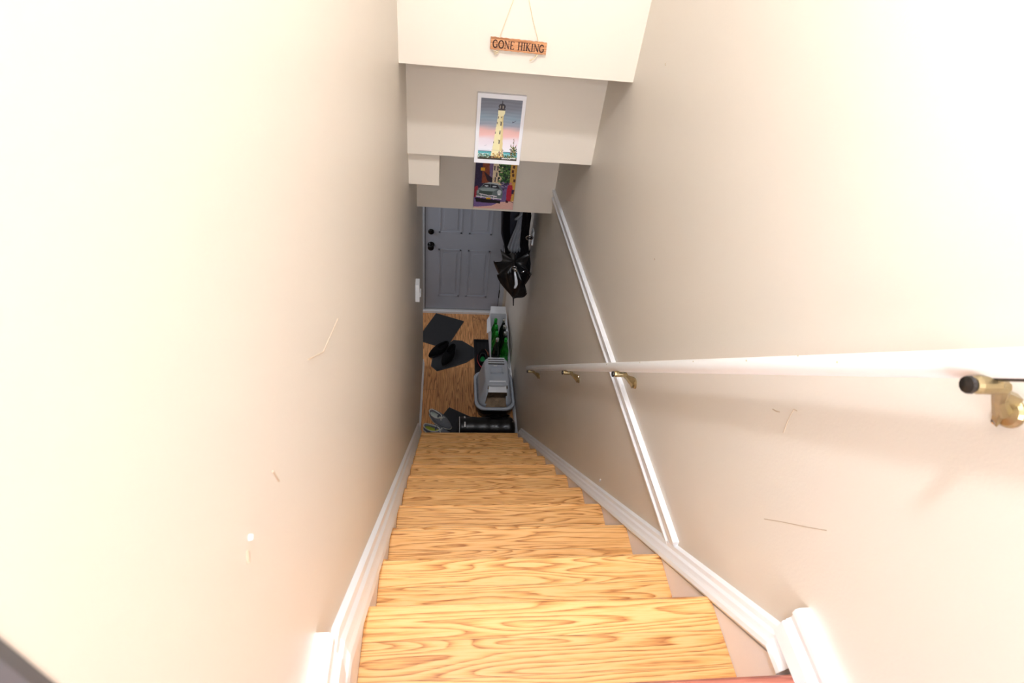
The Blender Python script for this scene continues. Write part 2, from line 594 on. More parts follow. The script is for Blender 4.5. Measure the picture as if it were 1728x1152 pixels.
# casing to the right of the door
struct('trim_4', bx(DX1 + 0.030, DX1 + 0.052, YD - 0.014, YD, ZF, -0.716), MDOORF)

# ------------------------------------------------------------------ staircase
st = thing('staircase', 'golden oak staircase running down between the two beige walls', 'stairs', (WT / 2, 1.4, ZF))
def tread(k, y0, y1, z, m, name='tread'):
    b_ = B()
    r = 0.0125
    pts = [(0.0005, y0, z - 0.026), (0.0005, y0, z)]
    for i in range(7):
        a = math.pi / 2 - math.pi * i / 6
        pts.append((0.0005, y1 - r + math.cos(a) * r, z - 0.013 + math.sin(a) * (0.013)))
    prism(b_, pts, ((WT - 0.001) if name == 'tread' else XR - 0.010, 0, 0))
    return link_mesh(name, b_, m, st)


for k in range(1, 13):
    o = tread(k, (k - 1) * RUN - 0.045, k * RUN, -k * RISE, MOAK)
for k in range(0, 13):
    b_ = bx(0.001, WT - 0.001, k * RUN - 0.045, k * RUN - 0.025, -(k + 1) * RISE, -k * RISE - 0.026)
    link_mesh('riser', b_, MOAKR, st)
o = tread(0, -0.09, -0.019, 0.0, MRED, 'landing_nosing')
o['label'] = 'reddish brown landing nosing'

# ------------------------------------------------------------------ handrail
hr = thing('handrail', 'long white round handrail on brass brackets along the right wall', 'handrail', (XR, 1.2, -0.4))
XH = 0.790
rail_z = lambda y: 0.392 - 0.982 * (y - 0.405)
bm = B()
yy = [-0.22 + i * (2.62 + 0.22) / 40 for i in range(41)]
tube(bm, [(XH, y, rail_z(y)) for y in yy], [0.0178 if 0 < i < 40 else 0.015 for i in range(41)], 20)
link_mesh('rail', bm, MRAIL, hr, smooth=True)
for by in (2.480, 1.640, 1.034, 0.052):
    bz = rail_z(by) - 0.004
    bm = B()
    # arm: saddle bar under the rail, elbow, then leg to the wall plate
    lathe(bm, [(0.009, 0), (0.011, 0.006), (0.011, 0.030), (0.008, 0.034)], (XH - 0.024, by, bz - 0.031), 'x', 14)
    tube(bm, [(XH + 0.002, by, bz - 0.031), (XH + 0.016, by, bz - 0.034), (XH + 0.034, by + 0.004, bz - 0.058), (XR - 0.010, by + 0.004, bz - 0.080)], [0.009, 0.010, 0.008, 0.011], 10)
    prism(bm, [(XH + 0.020, by - 0.003, bz - 0.038), (XR - 0.008, by - 0.003, bz - 0.052), (XR - 0.008, by - 0.003, bz - 0.102), (XH + 0.034, by - 0.003, bz - 0.062)], (0, 0.010, 0))
    br = link_mesh('bracket', bm, MBRASS, hr, smooth=False)
    br['label'] = 'brass wall bracket'
    bm = B()
    lathe(bm, [(0.020, 0), (0.020, -0.003), (0.017, -0.007), (0.009, -0.010)], (XR, by + 0.003, bz - 0.080), 'x', 20)
    link_mesh('wall_plate', bm, MBRASS, br)
    bm = B()
    lathe(bm, [(0.002, 0), (0.010, 0.002), (0.011, 0.006), (0.006, 0.010)], (XH - 0.034, by, bz - 0.031), 'x', 12)
    tube(bm, [(XH, by - 0.026, bz + 0.0025 + 0.982 * 0.026 - 0.0195), (XH, by + 0.026, bz + 0.0025 - 0.982 * 0.026 - 0.0195)], 0.0055, 8)
    link_mesh('screw', bm, MSTEEL, br)
    for dz in (0.018, -0.018):
        bm = B()
        lathe(bm, [(0.005, 0), (0.004, -0.004), (0.001, -0.005)], (XR - 0.006, by + 0.003, bz - 0.080 + dz), 'x', 10)
        link_mesh('plate_screw', bm, MCHROME, br)
# worn spots in the rail paint
for y, a in ((0.44, 2.5), (0.33, 2.0), (0.24, 2.9), (0.62, 2.4), (0.9, 2.2), (1.15, 2.5)):
    bm = B()
    p = Vector((XH + 0.0188 * math.cos(a), y, rail_z(y) + 0.0188 * math.sin(a) * 1.3))
    bmesh.ops.create_icosphere(bm, subdivisions=1, radius=0.002)
    for v in bm.verts:
        v.co = Vector((v.co.x * 0.5, v.co.y * 1.2, v.co.z)) + p
    link_mesh('paint_chip', bm, MCHIP, hr)

# ------------------------------------------------------------------ ceiling lamp (above the frame)
cl = thing('ceiling_lamp', 'round chrome flush ceiling lamp base over the head of the stairs', 'lamp', (0.14, 0.06, ZC))
bm = B()
lathe(bm, [(0.17, 0), (0.17, -0.018), (0.15, -0.02)], (0.14, 0.06, ZC), 'z')
link_mesh('lamp_base', bm, MCHROME, cl)

# ------------------------------------------------------------------ hanging wooden sign
def seg_ribbon(bm, pts, w0, o, u, v, n, th):
    """polyline in letter space -> raised ribbon"""
    for i in range(len(pts) - 1):
        a, b_ = Vector(pts[i]), Vector(pts[i + 1])
        d = (b_ - a)
        if d.length < 1e-6:
            continue
        d.normalize()
        q = Vector((-d.y, d.x)) * w0 * 0.5
        e = d * w0 * 0.2
        c = [a + q - e, a - q - e, b_ - q + e, b_ + q + e]
        P = [o + u * p.x + v * p.y for p in c]
        prism(bm, P, n * th)


def arc(cx, cy, rx, ry, a0, a1, k=10):
    return [(cx + rx * math.cos(math.radians(a0 + (a1 - a0) * i / k)), cy + ry * math.sin(math.radians(a0 + (a1 - a0) * i / k))) for i in range(k + 1)]


T, t_ = 0.16, 0.08
def serif(x, y, w_=0.26):
    return ([(x - w_ / 2, y), (x + w_ / 2, y)], t_)


LET = {
    'G': ([(arc(0.36, 0.5, 0.34, 0.5, 50, 310), T), ([(0.62, 0.12), (0.62, 0.42)], T), serif(0.60, 0.42, 0.26), ([(0.60, 0.88), (0.60, 0.72)], t_)], 0.78),
    'O': ([(arc(0.40, 0.5, 0.36, 0.5, 0, 180), t_ * 1.4), (arc(0.40, 0.5, 0.36, 0.5, 90, 270), T), (arc(0.40, 0.5, 0.36, 0.5, 270, 450), T)], 0.82),
    'N': ([([(0.12, 0), (0.12, 1)], t_), ([(0.12, 1), (0.66, 0)], T), ([(0.66, 0), (0.66, 1)], t_), serif(0.12, 0), serif(0.10, 1), serif(0.66, 1)], 0.80),
    'E': ([([(0.14, 0), (0.14, 1)], T), ([(0.04, 1), (0.56, 1)], t_), ([(0.04, 0), (0.58, 0)], t_), ([(0.14, 0.52), (0.46, 0.52)], t_), ([(0.56, 1), (0.56, 0.84)], t_), ([(0.58, 0), (0.58, 0.17)], t_)], 0.66),
    'H': ([([(0.14, 0), (0.14, 1)], T), ([(0.60, 0), (0.60, 1)], T), ([(0.14, 0.52), (0.60, 0.52)], t_), serif(0.14, 0), serif(0.14, 1), serif(0.60, 0), serif(0.60, 1)], 0.76),
    'I': ([([(0.16, 0), (0.16, 1)], T), serif(0.16, 0, 0.3), serif(0.16, 1, 0.3)], 0.34),
    'K': ([([(0.14, 0), (0.14, 1)], T), ([(0.14, 0.42), (0.56, 1)], t_), ([(0.24, 0.52), (0.62, 0)], T), serif(0.14, 0), serif(0.14, 1), serif(0.56, 1, 0.22), serif(0.64, 0, 0.22)], 0.74),
}


def lettering(bm, text, o, u, v, n, h, width, th):
    tot = sum(0.45 if c == ' ' else LET[c][1] + 0.06 for c in text)
    sx = width / (tot * h)
    x = 0
    for c in text:
        if c == ' ':
            x += 0.45 * h * sx
            continue
        strokes, w_ = LET[c]
        for pts, tw in strokes:
            seg_ribbon(bm, [(x + px * h * sx, py * h) for px, py in pts], tw * h, o, u, v, n, th)
        x += (w_ + 0.06) * h * sx


SY = 1.877
sg = thing('hanging_sign', 'small brown wooden sign reading GONE HIKING hung on a string', 'sign', (0.404, SY - 0.006, 0.563))
bm = B()
rings = []
nseg = 26
for i in range(nseg + 1):
    x = 0.3025 + 0.2025 * i / nseg
    j = 0.0007 * math.sin(i * 2.3) + 0.0005 * math.sin(i * 5.1)
    zc = 0.5645 - 0.0035 * i / nseg
    rings.append([(x, SY - 0.016, zc - 0.0195 + j), (x, SY - 0.004, zc - 0.0195 + j), (x, SY - 0.004, zc + 0.0195 - j), (x, SY - 0.016, zc + 0.0195 - j)])
loft(bm, rings)
link_mesh('board', bm, MSIGN, sg)
bm = B()
lettering(bm, 'GONE HIKING', Vector((0.311, SY - 0.0158, 0.5520)), Vector((1, 0, -0.018)), Vector((0, 0, 1)), Vector((0, -1, 0)), 0.0245, 0.188, 0.0007)
o = link_mesh('lettering', bm, MINK, sg)
o['label'] = 'dark carved letters GONE HIKING'
bm = B()
apex = (0.397, SY - 0.004, 0.785)
tube(bm, [(0.334, SY - 0.010, 0.540), (0.334, SY - 0.010, 0.586), (0.352, SY - 0.006, 0.643), apex], 0.0012, 6)
tube(bm, [(0.475, SY - 0.010, 0.538), (0.474, SY - 0.010, 0.583), (0.448, SY - 0.006, 0.643), apex], 0.0012, 6)
# knots and loose tails under the board
tube(bm, [(0.334, SY - 0.011, 0.543), (0.324, SY - 0.013, 0.534), (0.314, SY - 0.012, 0.537), (0.321, SY - 0.013, 0.540), (0.334, SY - 0.012, 0.536), (0.326, SY - 0.012, 0.530), (0.318, SY - 0.011, 0.528)], 0.0016, 6)
tube(bm, [(0.475, SY - 0.011, 0.543), (0.472, SY - 0.013, 0.534), (0.462, SY - 0.014, 0.524), (0.450, SY - 0.013, 0.518)], [0.0018, 0.0016, 0.0018, 0.0022], 6)
link_mesh('string', bm, MROPE, sg, smooth=True)
bm = B()
lathe(bm, [(0.002, 0), (0.002, -0.010), (0.005, -0.011), (0.001, -0.013)], (0.397, SY, 0.787), 'y', 10)
link_mesh('nail', bm, MSTEEL, sg)


# ------------------------------------------------------------------ painted pictures: one colour per small face
class Paint:
    def __init__(s, W, H, bg):
        s.W, s.H = W, H
        s.a = np.zeros((H, W, 3)) + np.array(bg) / 255.0
        yy, xx = np.mgrid[0:H, 0:W]
        s.x = (xx + 0.5) / W
        s.y = (yy + 0.5) / H      # y=0 at the top

    def put(s, m, c, jit=0.0, rs=None):
        c = np.array(c) / 255.0
        if jit:
            n = RNG.normal(0, jit, (s.H, s.W, 1))
            s.a = np.where(m[..., None], np.clip(c + n, 0, 1), s.a)
        else:
            s.a = np.where(m[..., None], c, s.a)

    def poly(s, pts, c, jit=0.0):
        ins = np.zeros_like(s.x, bool)
        n = len(pts)
        for i in range(n):
            x0, y0 = pts[i]
            x1, y1 = pts[(i + 1) % n]
            if y0 == y1:
                continue
            cnd = ((y0 > s.y) != (y1 > s.y)) & (s.x < (x1 - x0) * (s.y - y0) / (y1 - y0) + x0)
            ins ^= cnd
        s.put(ins, c, jit)

    def ell(s, cx, cy, rx, ry, c, jit=0.0):
        s.put(((s.x - cx) / rx) ** 2 + ((s.y - cy) / ry) ** 2 < 1, c, jit)

    def line(s, pts, w, c):
        asp = s.H / s.W
        for (x0, y0), (x1, y1) in zip(pts[:-1], pts[1:]):
            dx, dy = x1 - x0, (y1 - y0) * asp
            L2 = dx * dx + dy * dy + 1e-12
            t = np.clip(((s.x - x0) * dx + (s.y - y0) * asp * dy) / L2, 0, 1)
            d = np.hypot(s.x - x0 - t * dx, (s.y - y0) * asp - t * dy)
            s.put(d < w / 2, c)

    def rect(s, x0, x1, y0, y1, c, jit=0.0):
        s.put((s.x >= x0) & (s.x < x1) & (s.y >= y0) & (s.y < y1), c, jit)


RNG = np.random.default_rng(5)
MPRINT = bpy.data.materials.new('painted_print')
MPRINT.use_nodes = True
_at = MPRINT.node_tree.nodes.new('ShaderNodeVertexColor')
_at.layer_name = 'paint'
MPRINT.node_tree.links.new(_at.outputs['Color'], MPRINT.node_tree.nodes['Principled BSDF'].inputs['Base Color'])
MPRINT.node_tree.nodes['Principled BSDF'].inputs['Roughness'].default_value = 0.5


def print_mesh(name, P, x0, x1, z0, z1, y, parent):
    W, H = P.W, P.H
    vx = np.linspace(x0, x1, W + 1)
    vz = np.linspace(z1, z0, H + 1)
    verts = [(vx[i], y, vz[j]) for j in range(H + 1) for i in range(W + 1)]
    faces = [(j * (W + 1) + i, (j + 1) * (W + 1) + i, (j + 1) * (W + 1) + i + 1, j * (W + 1) + i + 1) for j in range(H) for i in range(W)]
    me = bpy.data.meshes.new(name)
    me.from_pydata(verts, [], faces)
    at = me.color_attributes.new('paint', 'FLOAT_COLOR', 'CORNER')
    a = P.a
    lin = np.where(a <= 0.04045, a / 12.92, ((a + 0.055) / 1.055) ** 2.4).reshape(-1, 3)
    c4 = np.concatenate([lin, np.ones((len(lin), 1))], 1)
    at.data.foreach_set('color', np.repeat(c4, 4, axis=0).astype(np.float32).ravel())
    me.materials.append(MPRINT)
    o = bpy.data.objects.new(name, me)
    COL.objects.link(o)
    o.parent = parent
    o.location = -parent_origin(parent)
    return o


# lighthouse picture
LY = 2.237
lc = thing('lighthouse_canvas', 'white bordered canvas of a cream lighthouse against a pink and grey sky', 'picture', (0.394, LY, 0.115))
bm = bx(0.286, 0.502, LY - 0.020, LY, -0.045, 0.274, bev=0.0015)
link_mesh('stretched_canvas', bm, MCANV, lc)
P = Paint(112, 176, (120, 130, 145))
y = P.y
stops = [(0, (112, 116, 126)), (0.12, (120, 124, 136)), (0.3, (142, 162, 178)), (0.42, (160, 165, 178)), (0.5, (226, 180, 172)), (0.58, (236, 190, 184)), (0.66, (236, 222, 228)), (0.85, (240, 240, 246)), (1, (240, 240, 246))]
for ch in range(3):
    P.a[..., ch] = np.interp(y + 0.012 * np.sin(P.x * 9 + y * 30), [s_[0] for s_ in stops], [s_[1][ch] / 255 for s_ in stops])
P.a += (0.014 * np.sin(y * 120 + 1.5 * np.sin(P.x * 5)) * (y < 0.45))[..., None]
P.rect(0, 1, 0.855, 0.865, (70, 90, 120))
P.rect(0, 1, 0.865, 1, (90, 172, 176), 0.06)
P.line([(0, 0.83), (0.3, 0.835)], 0.008, (200, 206, 216))
P.line([(0.05, 0.9), (0.3, 0.905)], 0.012, (220, 236, 236))
P.line([(0.68, 0.9), (0.95, 0.91)], 0.012, (226, 240, 240))
# tower
P.poly([(0.36, 0.90), (0.345, 0.88), (0.435, 0.24), (0.565, 0.24), (0.62, 0.90)], (238, 228, 178))
P.poly([(0.53, 0.24), (0.565, 0.24), (0.62, 0.90), (0.54, 0.90)], (226, 208, 150))
P.poly([(0.425, 0.175), (0.60, 0.175), (0.60, 0.215), (0.57, 0.26), (0.44, 0.26), (0.425, 0.215)], (242, 234, 190))
P.rect(0.33, 0.65, 0.83, 0.838, (190, 186, 160))
P.poly([(0.32, 0.95), (0.345, 0.84), (0.63, 0.84), (0.66, 0.95)], (240, 230, 184))
P.rect(0.43, 0.60, 0.15, 0.175, (70, 66, 70))
P.ell(0.515, 0.115, 0.085, 0.045, (44, 42, 50))
P.rect(0.455, 0.485, 0.10, 0.15, (150, 140, 130))
P.rect(0.53, 0.555, 0.10, 0.15, (160, 150, 136))
P.line([(0.515, 0.03), (0.515, 0.08)], 0.018, (44, 42, 50))
for wy in (0.285, 0.375, 0.52, 0.675):
    wx = 0.52 - (wy - 0.28) * 0.02
    if wy > 0.3:
        P.rect(wx - 0.012, wx + 0.014, wy - 0.01, wy + 0.045, (70, 66, 70))
        P.rect(wx - 0.028, wx + 0.028, wy - 0.022, wy - 0.012, (150, 136, 96))
    else:
        P.ell(wx, wy, 0.014, 0.010, (90, 84, 84))
for wy, wx in ((0.29, 0.445), (0.38, 0.43), (0.54, 0.40), (0.70, 0.375)):
    P.rect(wx - 0.008, wx + 0.008, wy - 0.015, wy + 0.015, (110, 100, 90))
# bird
P.line([(0.80, 0.345), (0.84, 0.35), (0.875, 0.325)], 0.012, (70, 70, 80))
P.line([(0.84, 0.35), (0.80, 0.358)], 0.010, (70, 70, 80))
P.line([(0.16, 0.765), (0.20, 0.755)], 0.008, (180, 180, 190))
# ground, bushes, flowers
P.poly([(0, 0.955), (0.3, 0.935), (0.7, 0.95), (1, 0.935), (1, 1), (0, 1)], (62, 56, 46), 0.05)
for _ in range(70):
    P.ell(RNG.uniform(0, 0.28), RNG.uniform(0.905, 0.965), 0.018, 0.007, [(60, 100, 70), (150, 180, 150), (40, 62, 44), (210, 224, 214)][RNG.integers(4)])
for _ in range(80):
    P.ell(RNG.uniform(0.34, 0.66), RNG.uniform(0.89, 0.965), 0.012, 0.008, [(196, 150, 70), (170, 90, 60), (120, 110, 50), (226, 200, 120)][RNG.integers(4)])
for _ in range(46):
    P.ell(RNG.uniform(0.66, 0.98), RNG.uniform(0.92, 0.965), 0.014, 0.008, [(60, 96, 54), (40, 60, 40), (130, 140, 60)][RNG.integers(3)])
for bx_, by_ in ((0.88, 0.62), (0.82, 0.72), (0.95, 0.72), (0.60, 0.80), (0.53, 0.85)):
    P.line([(bx_, by_), (bx_ + 0.02, 0.93)], 0.010, (120, 96, 74))
    for _ in range(9):
        P.ell(bx_ + RNG.uniform(-0.02, 0.03), RNG.uniform(by_, 0.92), 0.010, 0.010, [(206, 150, 140), (150, 110, 96), (90, 100, 60)][RNG.integers(3)])
for _ in range(90):
    t = RNG.uniform(0, 1)
    P.ell(0.90 + RNG.normal(0, 0.02 + 0.05 * t), 0.76 + 0.2 * t, 0.018, 0.009, [(58, 84, 44), (110, 120, 60), (150, 130, 96), (44, 58, 36)][RNG.integers(4)])
xs = np.linspace(0.62, 0.97, 26)
P.line([(x_, 0.968 + 0.011 * math.sin(i * 1.9) - 0.01 * (i > 15)) for i, x_ in enumerate(xs)], 0.014, (240, 240, 236))
o = print_mesh('print', P, 0.302, 0.486, -0.025, 0.255, LY - 0.0204, lc)
o['label'] = 'painted lighthouse print'

# street picture with a vintage car
CY = 2.992
cc_ = thing('car_canvas', 'dark unframed canvas of a grey vintage car in a narrow street', 'picture', (0.464, CY, -0.5))
bm = bx(0.336, 0.592, CY - 0.030, CY, -0.687, -0.300, bev=0.0015)
link_mesh('stretched_canvas', bm, MCANVD, cc_)
P = Paint(116, 172, (60, 44, 70))
# v range: picture shows z -0.687 .. -0.30 ; visible part starts at 0.22
V = lambda v: 0.22 + 0.78 * v
def pp(pts):
    return [(a, V(b_)) for a, b_ in pts]
P.poly([(0, 0), (0.2, 0), (0.2, V(.5)), (0, V(.6))], (44, 34, 66), 0.04)
P.poly([(0.16, 0), (0.36, 0), (0.36, V(.42)), (0.16, V(.42))], (132, 66, 42), 0.07)
P.poly([(0.30, 0), (0.44, 0), (0.44, V(.25)), (0.36, V(.4))], (120, 96, 130), 0.07)
P.poly(pp([(0.12, .08), (0.22, .08), (0.22, .15), (0.12, .15)]), (224, 160, 40))
P.poly(pp([(0.20, .16), (0.42, .30), (0.42, .42), (0.30, .36)]), (40, 26, 40))
P.poly([(0.42, 0), (0.66, 0), (0.66, V(.45)), (0.42, V(.45))], (216, 196, 160), 0.08)
for a, b_ in ((0.44, .03), (0.52, .03), (0.47, .28), (0.55, .28), (0.50, .17)):
    P.poly(pp([(a, b_), (a + .035, b_), (a + .035, b_ + .1), (a, b_ + .1)]), (96, 80, 84))
for i in range(200):
    P.ell(RNG.uniform(0.58, 0.88), V(RNG.uniform(-0.25, 0.38)), 0.03, 0.018, [(40, 84, 48), (28, 60, 36), (78, 120, 60), (20, 42, 30), (120, 150, 96)][RNG.integers(5)])
P.poly(pp([(0.84, -.28), (1, -.28), (1, .9), (0.92, .86), (0.86, .80)]), (206, 158, 74), 0.04)
for a, b_ in ((0.90, .0), (0.88, .10), (0.90, .18), (0.94, .30)):
    P.poly(pp([(a, b_), (a + .05, b_), (a + .05, b_ + .07), (a, b_ + .06)]), (84, 48, 36))
P.poly(pp([(0, .55), (0.86, .42), (0.92, .9), (0, .95)]), (112, 92, 140), 0.04)
for i in range(26):
    P.ell(RNG.uniform(0.62, 0.78), V(RNG.uniform(.38, .55)), 0.02, 0.012, [(60, 56, 90), (150, 140, 160), (40, 34, 54)][RNG.integers(3)])
# red scooter rider at the left edge
P.poly(pp([(0.0, .52), (0.07, .48), (0.10, .6), (0.10, .72), (0, .76)]), (150, 40, 54), 0.08)
# foreground
P.poly(pp([(0, .88), (0.62, .84), (1, .80), (1, 1), (0, 1)]), (226, 178, 164), 0.03)
P.poly(pp([(0, .86), (0.6, .86), (0.45, .93), (0.1, .97), (0, .97)]), (120, 96, 150), 0.03)
# car
P.poly(pp([(0.02, .76), (0.66, .80), (0.66, .87), (0.06, .86)]), (18, 14, 22))
P.poly(pp([(0.16, .50), (0.22, .43), (0.36, .395), (0.56, .41), (0.64, .47), (0.70, .58), (0.71, .70), (0.68, .76), (0.06, .73), (0.05, .62), (0.10, .55)]), (104, 116, 118), 0.02)
P.poly(pp([(0.22, .43), (0.36, .395), (0.56, .41), (0.62, .45), (0.40, .425)]), (176, 182, 184))
P.poly(pp([(0.18, .50), (0.24, .445), (0.38, .44), (0.38, .51)]), (34, 36, 46))
P.poly(pp([(0.40, .44), (0.56, .45), (0.62, .53), (0.40, .515)]), (34, 36, 46))
P.ell(0.29, V(.48), 0.05, 0.014, (190, 196, 200))
P.ell(0.49, V(.485), 0.05, 0.014, (190, 196, 200))
P.poly(pp([(0.10, .55), (0.36, .52), (0.58, .55), (0.46, .60), (0.20, .60)]), (150, 164, 164))
P.poly(pp([(0.10, .60), (0.46, .60), (0.44, .68), (0.12, .67)]), (66, 80, 74), 0.03)
P.ell(0.62, V(.61), 0.055, 0.04, (196, 204, 206))
P.ell(0.62, V(.66), 0.035, 0.014, (232, 232, 232))
P.ell(0.09, V(.62), 0.03, 0.03, (150, 160, 160))
P.line(pp([(0.13, .665), (0.30, .69), (0.36, .71), (0.45, .695), (0.56, .715)]), 0.02, (236, 226, 232))
P.line(pp([(0.05, .725), (0.20, .735), (0.50, .755), (0.68, .765)]), 0.022, (232, 226, 230))
P.line(pp([(0.17, .68), (0.17, .76)]), 0.018, (232, 226, 230))
P.line(pp([(0.49, .70), (0.49, .78)]), 0.018, (232, 226, 230))
P.poly(pp([(0.30, .745), (0.41, .75), (0.41, .785), (0.30, .78)]), (214, 164, 40))
# walker in red
P.ell(0.88, V(.40), 0.035, 0.018, (206, 120, 120))
P.poly(pp([(0.83, .43), (0.93, .43), (0.95, .56), (0.92, .80), (0.86, .82), (0.81, .80), (0.80, .56)]), (178, 32, 56), 0.04)
P.poly(pp([(0.92, .54), (0.99, .54), (0.98, .64), (0.92, .63)]), (60, 40, 70))
P.poly(pp([(0.80, .78), (0.87, .80), (0.86, .85), (0.80, .84)]), (70, 20, 40))
P.line(pp([(0.90, .80), (1.0, .84)]), 0.014, (40, 24, 34))
o = print_mesh('print', P, 0.337, 0.591, -0.686, -0.301, CY - 0.0304, cc_)
o['label'] = 'painted street scene with vintage car'

# ------------------------------------------------------------------ wall devices
sw = thing('light_switch', 'white boxy dimmer switch on the left wall above the lower steps', 'light switch', (XL, 2.72, -1.19))
bm = bx(XL, XL + 0.028, 2.685, 2.765, -1.256, -1.120, bev=0.004)
link_mesh('switch_plate', bm, MWHITE, sw)
bm = bx(XL + 0.028, XL + 0.036, 2.70, 2.75, -1.225, -1.190, bev=0.003)
link_mesh('switch_paddle', bm, MWHITE, sw)
th = thing('wall_switch', 'small white switch on the right wall beside the hanging coats', 'light switch', (XR, 3.55, -1.23))
link_mesh('switch_plate', bx(XR - 0.012, XR, 3.51, 3.58, -1.29, -1.17, bev=0.002), MWHITE, th)
link_mesh('switch_paddle', bx(XR - 0.018, XR - 0.012, 3.53, 3.56, -1.26, -1.20, bev=0.002), MWHITE, th)

# ------------------------------------------------------------------ coats and umbrella on the right wall
hk = thing('coat_rack', 'wall hook rail behind the hanging coats on the right wall', 'coat rack', (XR, 3.5, -0.88))
link_mesh('rack_board', bx(XR - 0.018, XR, 3.40, 3.72, -0.865, -0.80, bev=0.003), MTRIM, hk)
for y_ in (3.43, 3.52, 3.64):
    bm = B()
    tube(bm, [(XR - 0.018, y_, -0.845), (XR - 0.07, y_, -0.865), (XR - 0.10, y_, -0.855), (XR - 0.11, y_, -0.83)], 0.006, 8)
    link_mesh('hook', bm, MSTEEL, hk)


def drape(bm, rows, folds, amp, ph=0.0, n=56):
    """rows: (left point, right point, depth of the bulge)"""
    rings = []
    for ri, (a, b_, dep) in enumerate(rows):
        a, b_ = Vector(a), Vector(b_)
        ax = b_ - a
        nrm = Vector((ax.y, -ax.x, 0)).normalized()   # towards the stair
        if nrm.y > 0:
            nrm = -nrm
        ring = []
        for k in range(n):
            t = 2 * math.pi * k / n
            u = 0.5 - 0.5 * math.cos(t)
            front = math.sin(t)
            f = dep * front
            if front > 0:
                f += amp * math.sin(folds * math.pi * u + ph + 0.35 * ri) * min(1, front * 1.6) * (0.3 + 0.7 * ri / len(rows))
            ring.append(a + ax * u + nrm * f)
        rings.append(ring)
    loft(bm, rings)
    return bm


# black jacket on the left hook
jk = thing('black_jacket', 'dark navy black jacket hanging leftmost, nearest to the grey door', 'jacket', (0.72, 3.6, -1.45), 'coats on the hook rail')
bm = B()
drape(bm, [((0.74, 3.62, -0.90), (0.83, 3.60, -0.88), 0.02), ((0.64, 3.63, -0.97), (0.83, 3.60, -0.95), 0.05), ((0.592, 3.63, -1.06), (0.82, 3.60, -1.06), 0.07),
           ((0.606, 3.63, -1.26), (0.82, 3.60, -1.26), 0.07), ((0.640, 3.63, -1.36), (0.82, 3.60, -1.40), 0.06), ((0.66, 3.62, -1.47), (0.80, 3.60, -1.50), 0.045)], 7, 0.012)
link_mesh('jacket_body', bm, MNAVY, jk, smooth=True)
bm = B()
drape(bm, [((0.60, 3.57, -1.00), (0.65, 3.56, -0.99), 0.03), ((0.605, 3.55, -1.18), (0.665, 3.55, -1.18), 0.032), ((0.64, 3.54, -1.34), (0.69, 3.54, -1.36), 0.026), ((0.66, 3.53, -1.44), (0.695, 3.53, -1.45), 0.02)], 3, 0.004, n=28)
o = link_mesh('sleeve', bm, MBLKF, jk, smooth=True)
# grey fleece in the middle
gj = thing('grey_hoodie', 'grey folded top hanging in the middle between two black coats', 'jacket', (0.72, 3.48, -1.3), 'coats on the hook rail')
bm = B()
drape(bm, [((0.735, 3.47, -0.885), (0.765, 3.46, -0.88), 0.015), ((0.715, 3.48, -1.00), (0.775, 3.46, -0.99), 0.03), ((0.700, 3.48, -1.10), (0.775, 3.45, -1.09), 0.04),
           ((0.672, 3.48, -1.20), (0.772, 3.45, -1.19), 0.045), ((0.652, 3.48, -1.29), (0.775, 3.45, -1.26), 0.045), ((0.668, 3.47, -1.325), (0.765, 3.45, -1.30), 0.03)], 9, 0.012, 0.6)
link_mesh('hoodie_body', bm, MGREYF, gj, smooth=True)
bm = B()
tube(bm, [(0.735, 3.43, -0.95), (0.715, 3.42, -0.985), (0.690, 3.42, -1.01), (0.680, 3.43, -1.02)], [0.010, 0.012, 0.011, 0.008], 10)
link_mesh('hood_edge', bm, MGREYF, gj, smooth=True)
# black coat on the right
bj = thing('black_coat', 'black coat hanging rightmost beside the small white switch', 'coat', (0.81, 3.4, -1.4), 'coats on the hook rail')
bm = B()
drape(bm, [((0.735, 3.43, -0.885), (0.765, 3.40, -0.88), 0.015), ((0.740, 3.43, -0.97), (0.785, 3.38, -0.96), 0.03), ((0.745, 3.44, -1.10), (0.785, 3.39, -1.10), 0.03),
           ((0.75, 3.44, -1.24), (0.795, 3.39, -1.22), 0.03), ((0.775, 3.43, -1.38), (0.832, 3.37, -1.38), 0.03), ((0.78, 3.43, -1.46), (0.838, 3.37, -1.48), 0.02)], 5, 0.008)
link_mesh('coat_body', bm, MBLKF, bj, smooth=True)
# clip ring
kr = thing('key_ring', 'round black and chrome ring clipped in front of the black coat', 'key ring', (0.786, 3.37, -1.11))
bm = B()
C0 = Vector((0.792, 3.335, -1.115))
tube(bm, [C0 + Vector((0.026 * math.cos(a), -0.012 * math.sin(a), 0.026 * math.sin(a))) for a in [2 * math.pi * i / 20 for i in range(20)]], 0.0045, 8, closed=True)
link_mesh('ring', bm, MCHROME, kr, smooth=True)
bm = B()
tube(bm, [C0 + Vector((0.018 * math.cos(a), -0.010 * math.sin(a) + 0.004, 0.018 * math.sin(a))) for a in [2 * math.pi * i / 16 for i in range(16)]], 0.008, 8, closed=True)
link_mesh('strap_loop', bm, MBLKP, kr, smooth=True)

